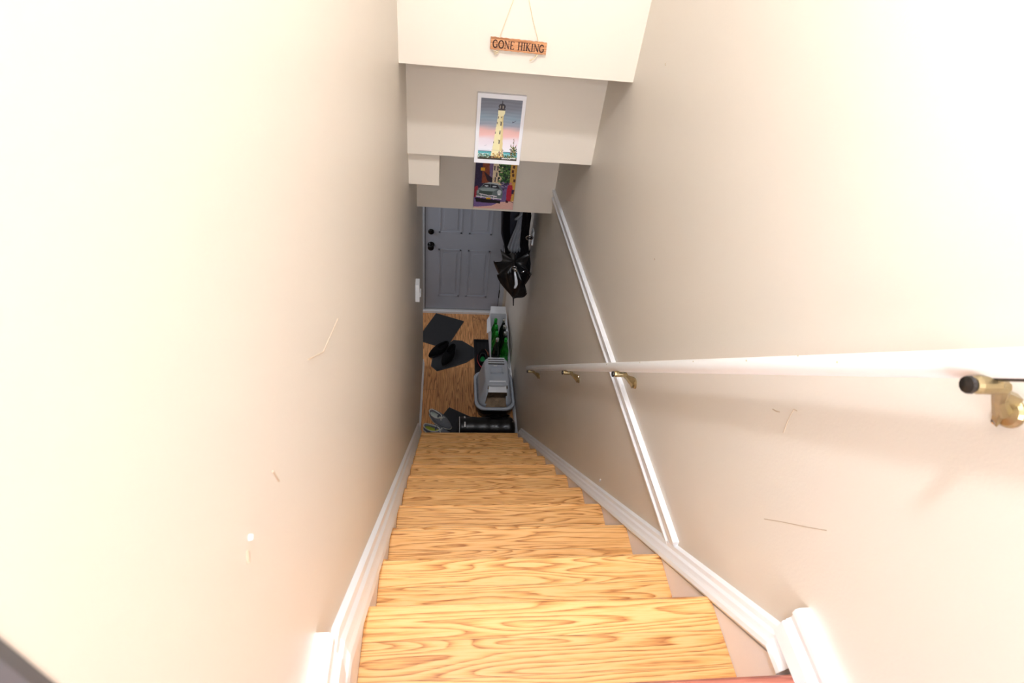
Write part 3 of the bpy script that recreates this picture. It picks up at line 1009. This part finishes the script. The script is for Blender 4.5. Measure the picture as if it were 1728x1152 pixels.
# umbrella, tip down, half folded
um = thing('umbrella', 'black half-folded umbrella hanging tip down by the door', 'umbrella', (0.72, 3.46, -1.8))
bm = B()
apexU = Vector((0.744, 3.45, -1.776))
rim = [Vector(p) for p in ((0.618, 3.60, -1.405), (0.566, 3.55, -1.483), (0.594, 3.47, -1.556), (0.655, 3.36, -1.45), (0.705, 3.33, -1.36), (0.775, 3.33, -1.50),
                           (0.838, 3.40, -1.665), (0.842, 3.36, -1.45), (0.815, 3.40, -1.27), (0.716, 3.52, -1.28))]
cenU = Vector((0.715, 3.47, -1.36))
NR = len(rim)
sub = 6
rows = []
for lev in range(11):
    s_ = lev / 10
    ring = []
    for i in range(NR):
        a, b_ = rim[i], rim[(i + 1) % NR]
        for j in range(sub):
            f = j / sub
            e = a.lerp(b_, f)
            sc = 4 * f * (1 - f)
            # hem pulls in and up between the ribs, cloth sinks between them
            e = e + (apexU - e) * (0.12 * sc)
            p = apexU.lerp(e, s_)
            axis = apexU.lerp(cenU, s_)
            bul = 0.28 * math.sin(math.pi * min(1, s_ * 0.9)) * 0.45
            p = p + (p - axis) * bul
            p = p + (axis - p) * (0.20 * sc * s_)
            ring.append(Vector((min(p.x, XR - 0.008), p.y, p.z)))
    rows.append(ring)
loft(bm, rows[:1] and [[apexU.lerp(q, 0.3) for q in rows[1]]] + rows[1:], True, False)
top_c = bm.verts.new(cenU + Vector((0, 0, -0.06)))
bm.verts.ensure_lookup_table()
n_ = NR * sub
last = bm.verts[len(bm.verts) - 1 - n_:len(bm.verts) - 1]
for j in range(n_):
    bm.faces.new((last[j], last[(j + 1) % n_], top_c))
link_mesh('canopy', bm, MBLKN, um, smooth=True)
bm = B()
tube(bm, [apexU + Vector((0, 0, 0.03)), apexU, (0.751, 3.45, -1.845)], [0.010, 0.006, 0.004], 8)
link_mesh('ferrule', bm, MBLKP, um, smooth=True)
bm = B()
tube(bm, [apexU, cenU, cenU + Vector((0.003, -0.005, 0.02))], 0.005, 8)
link_mesh('shaft', bm, MSTEEL, um, smooth=True)
for i in range(NR):
    bm = B()
    tube(bm, [apexU.lerp(rim[i], 0.93) + Vector((0, -0.002, 0)), rim[i] + (rim[i] - apexU) * 0.02], 0.0035, 6)
    link_mesh('rib_tip', bm, MBLKM if i not in (6, 7) else MCHROME, um)
bm = B()
pth = [(0.705, 3.300, -1.40), (0.712, 3.292, -1.43), (0.722, 3.290, -1.47), (0.728, 3.292, -1.51), (0.722, 3.296, -1.545), (0.716, 3.30, -1.555)]
tube(bm, pth, [0.006, 0.009, 0.012, 0.012, 0.010, 0.004], 10)
o = link_mesh('strap', bm, MGREYL, um, smooth=True)
o['label'] = 'pale grey closing strap'
bm = B()
for C1, rr in ((Vector((0.697, 3.29, -1.355)), 0.015), (Vector((0.708, 3.286, -1.378)), 0.011)):
    bm = B()
    tube(bm, [C1 + Vector((rr * math.cos(a), -0.004 * math.sin(a), rr * math.sin(a))) for a in [2 * math.pi * i / 16 for i in range(16)]], 0.0035, 8, closed=True)
    link_mesh('metal_ring', bm, MCHROME, um, smooth=True)
bm = B()
tube(bm, [(0.755, 3.30, -1.41), (0.765, 3.297, -1.395), (0.785, 3.30, -1.385)], [0.002, 0.005, 0.002], 8)
link_mesh('metal_clip', bm, MCHROME, um, smooth=True)

um.location = um.location + Vector((-0.006, -0.055, 0.034))

# ------------------------------------------------------------------ mats
def flat_mat(name, label, cat, poly, th=0.008, edge=0.012, group=None, z=None):
    z = ZF if z is None else z
    cx = sum(p[0] for p in poly) / len(poly)
    cy = sum(p[1] for p in poly) / len(poly)
    t = thing(name, label, cat, (cx, cy, z), group)
    b_ = B()
    prism(b_, [(p[0], p[1], z + 0.0005) for p in poly], (0, 0, th - 0.002))
    link_mesh('backing', b_, MMAT2, t)
    b_ = B()
    inner = []
    for p in poly:
        d = Vector((cx - p[0], cy - p[1]))
        d = d.normalized() * edge
        inner.append((p[0] + d.x, p[1] + d.y, z + th - 0.002))
    prism(b_, inner, (0, 0, 0.003))
    link_mesh('pile', b_, MMAT, t)
    return t


flat_mat('doormat', 'charcoal rectangular mat lying askew right in front of the door', 'mat', [(0.086, 4.68), (0.397, 4.553), (0.202, 4.093), (-0.109, 4.222)], group='charcoal mats')
flat_mat('floor_mat', 'charcoal many-sided mat under the pair of black slippers', 'mat',
         [(0.282, 4.235), (0.374, 4.225), (0.50, 4.117), (0.495, 3.967), (0.415, 3.894), (0.297, 3.833), (0.117, 3.76), (0.054, 3.831), (0.068, 3.975), (0.154, 4.085)], z=ZF, group='charcoal mats')
flat_mat('carpet_tile', 'charcoal mat partly under the black rolled bag at the stair foot', 'mat', [(0.242, 3.276), (0.536, 3.106), (0.345, 2.776), (0.0, 2.776), (-0.004, 2.865)], group='charcoal mats')


# ------------------------------------------------------------------ footwear
def shoe(name, label, cat, loc, ang, L, mats, group=None, lace=True, h=0.085, z=0.0, tilt=0.0):
    """heel at the origin, toe along +x, then turned by ang.  mats: upper, sole, insole, rim"""
    mu, ms, mi_, mr = mats
    t = thing(name, label, cat, (loc[0], loc[1], z), group)
    R = Matrix.Rotation(ang, 4, 'Z') @ Matrix.Rotation(tilt, 4, 'X')
    T = Matrix.Translation(Vector((loc[0], loc[1], z)))
    n = 36

    def foot(sx, sw, x0=0.0, zz=0.0, zt=0.0):
        r = []
        for k in range(n):
            a = 2 * math.pi * k / n
            u = 0.5 - 0.5 * math.cos(a)          # 0 heel .. 1 toe
            wd = 0.034 + 0.017 * math.sin(math.pi * min(1, u * 0.95)) ** 1.2 + 0.006 * math.sin(math.pi * u)
            side = math.sin(a)
            yv = wd * sw * math.copysign(abs(side) ** 0.75, side)
            r.append(Vector((x0 + u * L * sx, yv, zz + zt * u)))
        return r

    def collar(x0, x1, w_, z0, z1):
        r = []
        for k in range(n):
            a = 2 * math.pi * k / n
            u = 0.5 - 0.5 * math.cos(a)
            side = math.sin(a)
            dip = -0.012 * math.sin(math.pi * u)
            r.append(Vector((x0 + (x1 - x0) * u, w_ * math.copysign(abs(side) ** 0.85, side), z0 + (z1 - z0) * u + dip)))
        return r
    Mx = T @ R

    def put(bm_):
        bm_.transform(Mx)
        return bm_
    b_ = B()
    loft(b_, [foot(0.96, 0.92, 0.006, 0.002, 0.004), foot(1.0, 1.0, 0, 0.010, 0.006), foot(1.0, 1.02, 0, 0.026, -0.004)])
    link_mesh('sole', put(b_), ms, t, smooth=True)
    b_ = B()
    c_out = collar(0.002, L * 0.54, 0.037, h, h * 0.98)
    c_in = collar(0.009, L * 0.52, 0.031, h - 0.003, h * 0.95)
    mid = [foot(0.98, 0.98, 0.003, 0.026, -0.004), foot(0.97, 0.95, 0.004, 0.040, -0.004)]
    bl = []
    A, Bq = foot(0.93, 0.86, 0.006, 0.056, -0.006), c_out
    for f in (0.0, 0.4, 0.75, 1.0):
        bl.append([p.lerp(q, f) + Vector((0, 0, 0.010 * math.sin(math.pi * f))) for p, q in zip(A, Bq)])
    low = collar(0.018, L * 0.50, 0.028, 0.040, 0.038)
    loft(b_, mid + bl + [c_in, low], True, True)
    link_mesh('upper', put(b_), mu, t, smooth=True)
    b_ = B()
    tube(b_, [p.lerp(q, 0.5) + Vector((0, 0, 0.001)) for p, q in zip(c_out, c_in)], 0.0042, 7, closed=True)
    link_mesh('collar_rim', put(b_), mr, t, smooth=True)
    b_ = B()
    loft(b_, [[p + Vector((0, 0, 0.0008)) for p in low], [p * 1.0 + Vector((0, 0, 0.006)) for p in collar(0.018, L * 0.50, 0.0285, 0.042, 0.044)]])
    link_mesh('insole', put(b_), mi_, t, smooth=True)
    if lace:
        b_ = B()
        for i in range(4):
            xx = L * (0.53 + 0.075 * i)
            zz = h * (0.98 - 0.115 * i)
            tube(b_, [(xx, -0.021, zz - 0.010), (xx + 0.008, 0, zz + 0.002), (xx, 0.021, zz - 0.010)], 0.0026, 6)
            tube(b_, [(xx, -0.021, zz - 0.008), (xx + 0.018, 0.0, zz + 0.001), (xx + 0.030, 0.021, zz - 0.014)], 0.0026, 6)
        tube(b_, [(L * .55, 0, h), (L * .58, 0.018, h + 0.006), (L * .63, 0.024, h - 0.004), (L * .56, 0.004, h)], 0.0024, 6)
        tube(b_, [(L * .55, 0, h), (L * .56, -0.02, h + 0.006), (L * .62, -0.026, h - 0.004), (L * .56, -0.004, h)], 0.0024, 6)
        link_mesh('laces', put(b_), mr if lace is True else lace, t, smooth=True)
        b_ = B()
        loft(b_, [[(L * .44, -0.017, h * .82), (L * .44, 0.017, h * .82), (L * .445, 0.017, h * .86), (L * .445, -0.017, h * .86)],
                  [(L * .41, -0.020, h * 1.16), (L * .41, 0.020, h * 1.16), (L * .42, 0.020, h * 1.17), (L * .42, -0.020, h * 1.17)]])
        link_mesh('tongue', put(b_), mu, t)
    return t


shoe('sneaker', 'grey running shoe with lime insole nearest the bottom step', 'shoe', (0.012, 3.000), math.radians(-22), 0.29, (MSHG, MSHW, MLIME, MSHW), 'pair of grey running shoes', h=0.074, z=ZF + 0.008)
shoe('sneaker', 'grey running shoe with pale insole behind the lime-lined one', 'shoe', (0.062, 3.180), math.radians(-42), 0.27, (MSHG, MSHW, MINS, MSHW), 'pair of grey running shoes', h=0.074, z=ZF + 0.008)
shoe('slipper', 'black slipper nearer the stairs, toe pointing to the steps', 'shoe', (0.285, 4.09), math.radians(-112), 0.30, (MBLKF, MBLKP, MBLKF, MBLKF), 'pair of black slippers', lace=False, h=0.075, z=ZF + 0.008)
shoe('slipper', 'black slipper lying further back on the many-sided mat', 'shoe', (0.225, 4.13), math.radians(-136), 0.27, (MBLKF, MBLKP, MBLKF, MBLKF), 'pair of black slippers', lace=False, h=0.07, z=ZF + 0.008)

# ------------------------------------------------------------------ boot tray
bt = thing('boot_tray', 'black plastic boot tray with a raised rim along the right wall', 'tray', (0.67, 3.9, ZF))
bm = B()
x0, x1, y0, y1 = 0.497, 0.838, 3.60, 4.235
box(bm, x0, x1, y0, y1, ZF, ZF + 0.006)
for a in ((x0, x0 + 0.014, y0, y1), (x1 - 0.014, x1, y0, y1), (x0, x1, y0, y0 + 0.014), (x0, x1, y1 - 0.014, y1)):
    box(bm, a[0], a[1], a[2], a[3], ZF, ZF + 0.026, bev=0.004)
for i in range(7):
    box(bm, x0 + 0.045 + i * 0.04, x0 + 0.055 + i * 0.04, y0 + 0.05, y1 - 0.05, ZF + 0.006, ZF + 0.010)
link_mesh('tray_body', bm, MBLKP, bt)
s3 = shoe('sneaker', 'black shoe with green insole and red heel on the boot tray', 'shoe', (0.572, 3.80), math.radians(86), 0.26, (MBLKF, MREDR, MGRNI, MBLKP), lace=False, h=0.09, z=ZF + 0.012)
bm = B()
b0 = Vector((0.572, 3.80, ZF + 0.012))
dirv = Vector((math.cos(math.radians(86)), math.sin(math.radians(86)), 0))
sd = Vector((-dirv.y, dirv.x, 0))
tube(bm, [b0 + dirv * 0.12 - sd * 0.045 + Vector((0, 0, .03)), b0 + dirv * 0.2 - sd * 0.05 + Vector((0, 0, .03)), b0 + dirv * 0.25 - sd * 0.02 + Vector((0, 0, .03))], 0.010, 8)
link_mesh('toe_guard', bm, MORG, s3, smooth=True)['label'] = 'orange brown toe guard'

# ------------------------------------------------------------------ white carton of bottles
ct = thing('bottle_carton', 'open white cardboard carton of green bottles against the right wall', 'box', (0.742, 4.05, ZF))
cx0, cx1, cy0, cy1 = 0.655, 0.835, 3.715, 4.372
cz = ZF + 0.28
zb = ZF + 0.028
for xs_ in (cx0, cx1 - 0.004):
    bm = B()
    prism(bm, [(xs_, cy0, zb), (xs_, cy0, zb + 0.07), (xs_, 3.90, zb + 0.10), (xs_, 4.06, cz), (xs_, cy1, cz), (xs_, cy1, zb)], (0.004, 0, 0))
    link_mesh('carton_side', bm, MCARD, ct)
link_mesh('carton_end', bx(cx0 + 0.004, cx1 - 0.004, cy0, cy0 + 0.004, zb, zb + 0.07), MCARD, ct)
link_mesh('carton_end', bx(cx0 + 0.004, cx1 - 0.004, cy1 - 0.004, cy1, zb, cz), MCARD, ct)
link_mesh('carton_bottom', bx(cx0 + 0.004, cx1 - 0.004, cy0 + 0.004, cy1 - 0.004, zb, zb + 0.004), MCARD, ct)
bm = B()
prism(bm, [(cx0 - 0.001, 4.33, cz), (cx0 - 0.001, 4.08, cz), (cx0 - 0.040, 4.08, cz - 0.035), (cx0 - 0.030, 4.30, cz - 0.035)], (0.002, 0, 0.004))
link_mesh('carton_flap', bm, MCARD, ct)
bm = B()
prism(bm, [(cx1 - 0.004, 4.28, cz), (cx1 - 0.004, 4.08, cz), (cx1 - 0.05, 4.12, cz - 0.045), (cx1 - 0.035, 4.25, cz - 0.045)], (-0.002, 0, 0.003))
link_mesh('carton_flap', bm, MCARD, ct)
bm = B()
prism(bm, [(cx0 + 0.004, cy1, cz), (cx1 - 0.004, cy1, cz), (cx1 - 0.012, cy1 + 0.055, cz + 0.045), (cx0 + 0.012, cy1 + 0.055, cz + 0.045)], (0, 0.001, 0.003))
link_mesh('carton_flap', bm, MCARD, ct)


def bottle_at(x, y, green, label, lean=(0, 0)):
    t = thing('glass_bottle', label, 'bottle', (x, y, zb + 0.004), 'bottles in the white carton')
    s_ = 1.0
    prof = [(0.02, 0.004), (0.036, 0.0), (0.0405, 0.006), (0.0405, 0.17), (0.0385, 0.20), (0.029, 0.245), (0.018, 0.285), (0.0145, 0.33)]
    b_ = B()
    lathe(b_, prof, (0, 0, 0), 'z', 20)
    c_ = B()
    lathe(c_, [(0.0155, 0.31), (0.0165, 0.314), (0.0165, 0.345), (0.014, 0.35), (0.001, 0.351)], (0, 0, 0), 'z', 16)
    l_ = B()
    lathe(l_, [(0.0408, 0.05), (0.0412, 0.052), (0.0412, 0.14), (0.0408, 0.142)], (0, 0, 0), 'z', 20)
    M_ = Matrix.Translation(Vector((x, y, zb + 0.006))) @ Matrix.Rotation(lean[0], 4, 'X') @ Matrix.Rotation(lean[1], 4, 'Y')
    for q in (b_, c_, l_):
        q.transform(M_)
    link_mesh('bottle_glass', b_, MGLASSG if green else MGLASSD, t, smooth=True)
    link_mesh('bottle_foil', c_, MGRNF if green else MFOIL, t, smooth=True)
    link_mesh('bottle_label', l_, MGRNF if green else MLABEL, t, smooth=True)


bottle_at(0.702, 4.15, True, 'bright green bottle at the rear left of the white carton')
bottle_at(0.787, 4.15, False, 'dark bottle with silver cap at the rear right of the carton')
bottle_at(0.702, 4.05, True, 'green bottle in the second row, left side of the carton')
bottle_at(0.787, 4.05, False, 'dark bottle in the second row, beside the right wall')
bottle_at(0.702, 3.95, True, 'green bottle in the third row, left side of the carton')
bottle_at(0.787, 3.95, False, 'dark bottle in the third row, beside the right wall')
bottle_at(0.702, 3.85, False, 'dark bottle with silver cap nearest the litter box, left')
bottle_at(0.787, 3.85, True, 'green bottle nearest the litter box, beside the right wall')

# ------------------------------------------------------------------ covered litter box
lb = thing('litter_box', 'covered grey cat litter box with an open front and black base', 'litter box', (0.66, 3.35, ZF))


def rrect(x0, x1, y0, y1, r, z, n=8, zf=None):
    pts = []
    for cx, cy, a0 in ((x1 - r, y1 - r, 0), (x0 + r, y1 - r, 90), (x0 + r, y0 + r, 180), (x1 - r, y0 + r, 270)):
        for i in range(n + 1):
            a = math.radians(a0 + 90 * i / n)
            p = Vector((cx + r * math.cos(a), cy + r * math.sin(a), z))
            pts.append(p)
    # straight runs get extra points so the front can be cut
    out = []
    m = len(pts)
    for i in range(m):
        out.append(pts[i])
        d = pts[(i + 1) % m] - pts[i]
        if d.length > 0.06:
            for q in range(1, 6):
                out.append(pts[i] + d * (q / 6))
    return out


bm = B()
loft(bm, [rrect(0.515, 0.800, 3.16, 3.56, 0.06, ZF), rrect(0.490, 0.825, 3.13, 3.585, 0.08, ZF + 0.08), rrect(0.480, 0.836, 3.118, 3.592, 0.09, ZF + 0.150),
          rrect(0.486, 0.830, 3.124, 3.586, 0.085, ZF + 0.150), rrect(0.52, 0.796, 3.165, 3.555, 0.055, ZF + 0.012)])
link_mesh('base_tub', bm, MBLKP, lb, smooth=False)
bm = B()
loft(bm, [rrect(0.484, 0.832, 3.120, 3.590, 0.09, ZF + 0.150), rrect(0.472, 0.842, 3.106, 3.600, 0.10, ZF + 0.152), rrect(0.470, 0.844, 3.104, 3.602, 0.10, ZF + 0.172),
          rrect(0.480, 0.836, 3.114, 3.594, 0.095, ZF + 0.178), rrect(0.496, 0.820, 3.130, 3.580, 0.09, ZF + 0.178), rrect(0.496, 0.820, 3.130, 3.580, 0.09, ZF + 0.152)], False, False)
link_mesh('rim', bm, MGREYP, lb, smooth=True)
# hood
bm = B()
zt = ZF + 0.395
levels = [(0.500, 0.818, 3.134, 3.580, 0.085, ZF + 0.176), (0.512, 0.808, 3.146, 3.580, 0.08, ZF + 0.20), (0.530, 0.796, 3.165, 3.578, 0.075, ZF + 0.28),
          (0.545, 0.786, 3.185, 3.574, 0.07, ZF + 0.345), (0.555, 0.780, 3.200, 3.570, 0.065, zt - 0.022), (0.562, 0.774, 3.214, 3.562, 0.06, zt - 0.006), (0.575, 0.762, 3.235, 3.552, 0.05, zt)]
vr = loft(bm, [rrect(*l[:5], l[5]) for l in levels], False, True)
kill = [f for f in bm.faces if abs(f.calc_center_median().x - 0.668) < 0.092 and f.calc_center_median().y < 3.23 and f.calc_center_median().z < zt - 0.02]
bmesh.ops.delete(bm, geom=kill, context='FACES')
hood = link_mesh('hood', bm, MGREYP, lb, smooth=True)
md = hood.modifiers.new('thick', 'SOLIDIFY')
md.thickness = 0.004
md.offset = -1
bm = B()
prism(bm, [(0.584, 3.166, zt - 0.062), (0.752, 3.166, zt - 0.062), (0.742, 3.252, zt + 0.001), (0.594, 3.252, zt + 0.001)], (0, -0.003, 0.006))
o = link_mesh('visor', bm, MGREYL, hood)
o['label'] = 'shiny pale lip above the opening'
for i in range(3):
    bm = bx(0.590, 0.748, 3.478 + i * 0.030, 3.488 + i * 0.030, zt, zt + 0.012, bev=0.003)
    link_mesh('vent_ridge', bm, MGREYL, hood)
    link_mesh('vent_slot', bx(0.594, 0.744, 3.466 + i * 0.030, 3.478 + i * 0.030, zt - 0.001, zt + 0.0015), MSTEEL, hood)
bm = B()
for a in ((0.610, 0.622, 3.345, 3.440), (0.716, 0.726, 3.345, 3.440), (0.610, 0.726, 3.428, 3.440), (0.610, 0.726, 3.345, 3.354)):
    box(bm, a[0], a[1], a[2], a[3], zt, zt + 0.014, bev=0.002)
link_mesh('handle_frame', bm, MGREYP, hood)
bm = bx(0.640, 0.672, 3.428, 3.438, zt + 0.012, zt + 0.018, bev=0.002)
link_mesh('handle_catch', bm, MWHITE, hood)
# litter inside
bm = B()
random.seed(3)
nx, ny = 26, 30
g = [[bm.verts.new((0.505 + 0.305 * i / nx, 3.150 + 0.42 * j / ny, ZF + 0.112 + 0.012 * math.sin(i * .5) * math.cos(j * .4) + random.uniform(-.002, .002))) for i in range(nx + 1)] for j in range(ny + 1)]
for j in range(ny):
    for i in range(nx):
        bm.faces.new((g[j][i], g[j][i + 1], g[j + 1][i + 1], g[j + 1][i]))
o = link_mesh('litter', bm, MLITTER, lb)
o['kind'] = 'stuff'
o['label'] = 'tan clay litter'

# ------------------------------------------------------------------ rolled black bag and soft bag
dg = thing('roll_bag', 'black cylindrical bag with white stripes lying along the bottom step', 'bag', (0.57, 3.0, ZF + 0.008))
R0, by0, bz0 = 0.092, 2.955, ZF + 0.010 + 0.092
bm = B()
rings = []
for i in range(29):
    u = i / 28
    x = 0.318 + 0.510 * u
    rr = R0 * (1 - 0.22 * max(0, 1 - u / 0.05) ** 2 - 0.25 * max(0, (u - 0.93) / 0.07) ** 2) * (1 + 0.02 * math.sin(u * 30))
    rings.append([(x, by0 + rr * math.cos(2 * math.pi * k / 32) * (1 + .01 * math.sin(k + i)), bz0 + rr * math.sin(2 * math.pi * k / 32) - (R0 - rr)) for k in range(32)])
loft(bm, rings)
link_mesh('bag_body', bm, MBLKN, dg, smooth=True)
bm = B()
tube(bm, [(0.332, by0 + 0.0915 * math.cos(a), bz0 + 0.0915 * math.sin(a)) for a in [2 * math.pi * i / 32 for i in range(32)]], 0.0034, 6, closed=True)
link_mesh('white_piping', bm, MWHITE, dg)
for a0, a1 in ((100, 128), (62, 70), (44, 51), (30, 36)):
    bm = B()
    n_s = 8
    rr0, rr1 = R0 - 0.001, R0 + 0.004
    x0_, x1_ = 0.372, 0.384
    ringsS = []
    for i in range(n_s + 1):
        a = math.radians(a0 + (a1 - a0) * i / n_s)
        ringsS.append([(x0_, by0 + rr0 * math.cos(a), bz0 + rr0 * math.sin(a)), (x1_, by0 + rr0 * math.cos(a), bz0 + rr0 * math.sin(a)),
                       (x1_, by0 + rr1 * math.cos(a), bz0 + rr1 * math.sin(a)), (x0_, by0 + rr1 * math.cos(a), bz0 + rr1 * math.sin(a))])
    loft(bm, ringsS)
    link_mesh('white_stripe', bm, MWHITE, dg)
bm = B()
tube(bm, [(0.60, by0 + 0.07, bz0 + 0.062), (0.63, by0 + 0.03, bz0 + 0.095), (0.68, by0 + 0.03, bz0 + 0.105), (0.74, by0 + 0.055, bz0 + 0.10), (0.77, by0 + 0.085, bz0 + 0.06)], 0.011, 8)
link_mesh('carry_strap', bm, MBLKF, dg, smooth=True)
bm = B()
lathe(bm, [(0.001, 0.008), (0.006, 0.006), (0.006, 0)], (0.805, by0 - 0.005, bz0 + 0.080), 'z', 10)
link_mesh('zip_pull', bm, MCHROME, dg)

sb = thing('soft_bag', 'black crumpled soft bag squeezed between litter box and rolled bag', 'bag', (0.67, 3.07, ZF + 0.008))
bm = B()
rings = []
for i in range(15):
    u = i / 14
    x = 0.535 + 0.27 * u
    e = math.sin(math.pi * min(max(u, 0.03), 0.97)) ** 0.45
    ring = []
    for k in range(26):
        a = 2 * math.pi * k / 26
        j = 1 + 0.06 * math.sin(3 * a + u * 9) + 0.05 * math.sin(5 * a - u * 14)
        ring.append((x, 3.074 + 0.025 * e * j * math.cos(a), ZF + 0.072 + 0.062 * e * j * math.sin(a)))
    rings.append(ring)
loft(bm, rings)
link_mesh('bag_cloth', bm, MBLKF, sb, smooth=True)
bm = B()
tube(bm, [(0.70, 3.07, ZF + 0.125), (0.74, 3.055, ZF + 0.145), (0.775, 3.065, ZF + 0.14), (0.79, 3.08, ZF + 0.115)], 0.008, 8)
link_mesh('bag_handle', bm, MBLKN, sb, smooth=True)
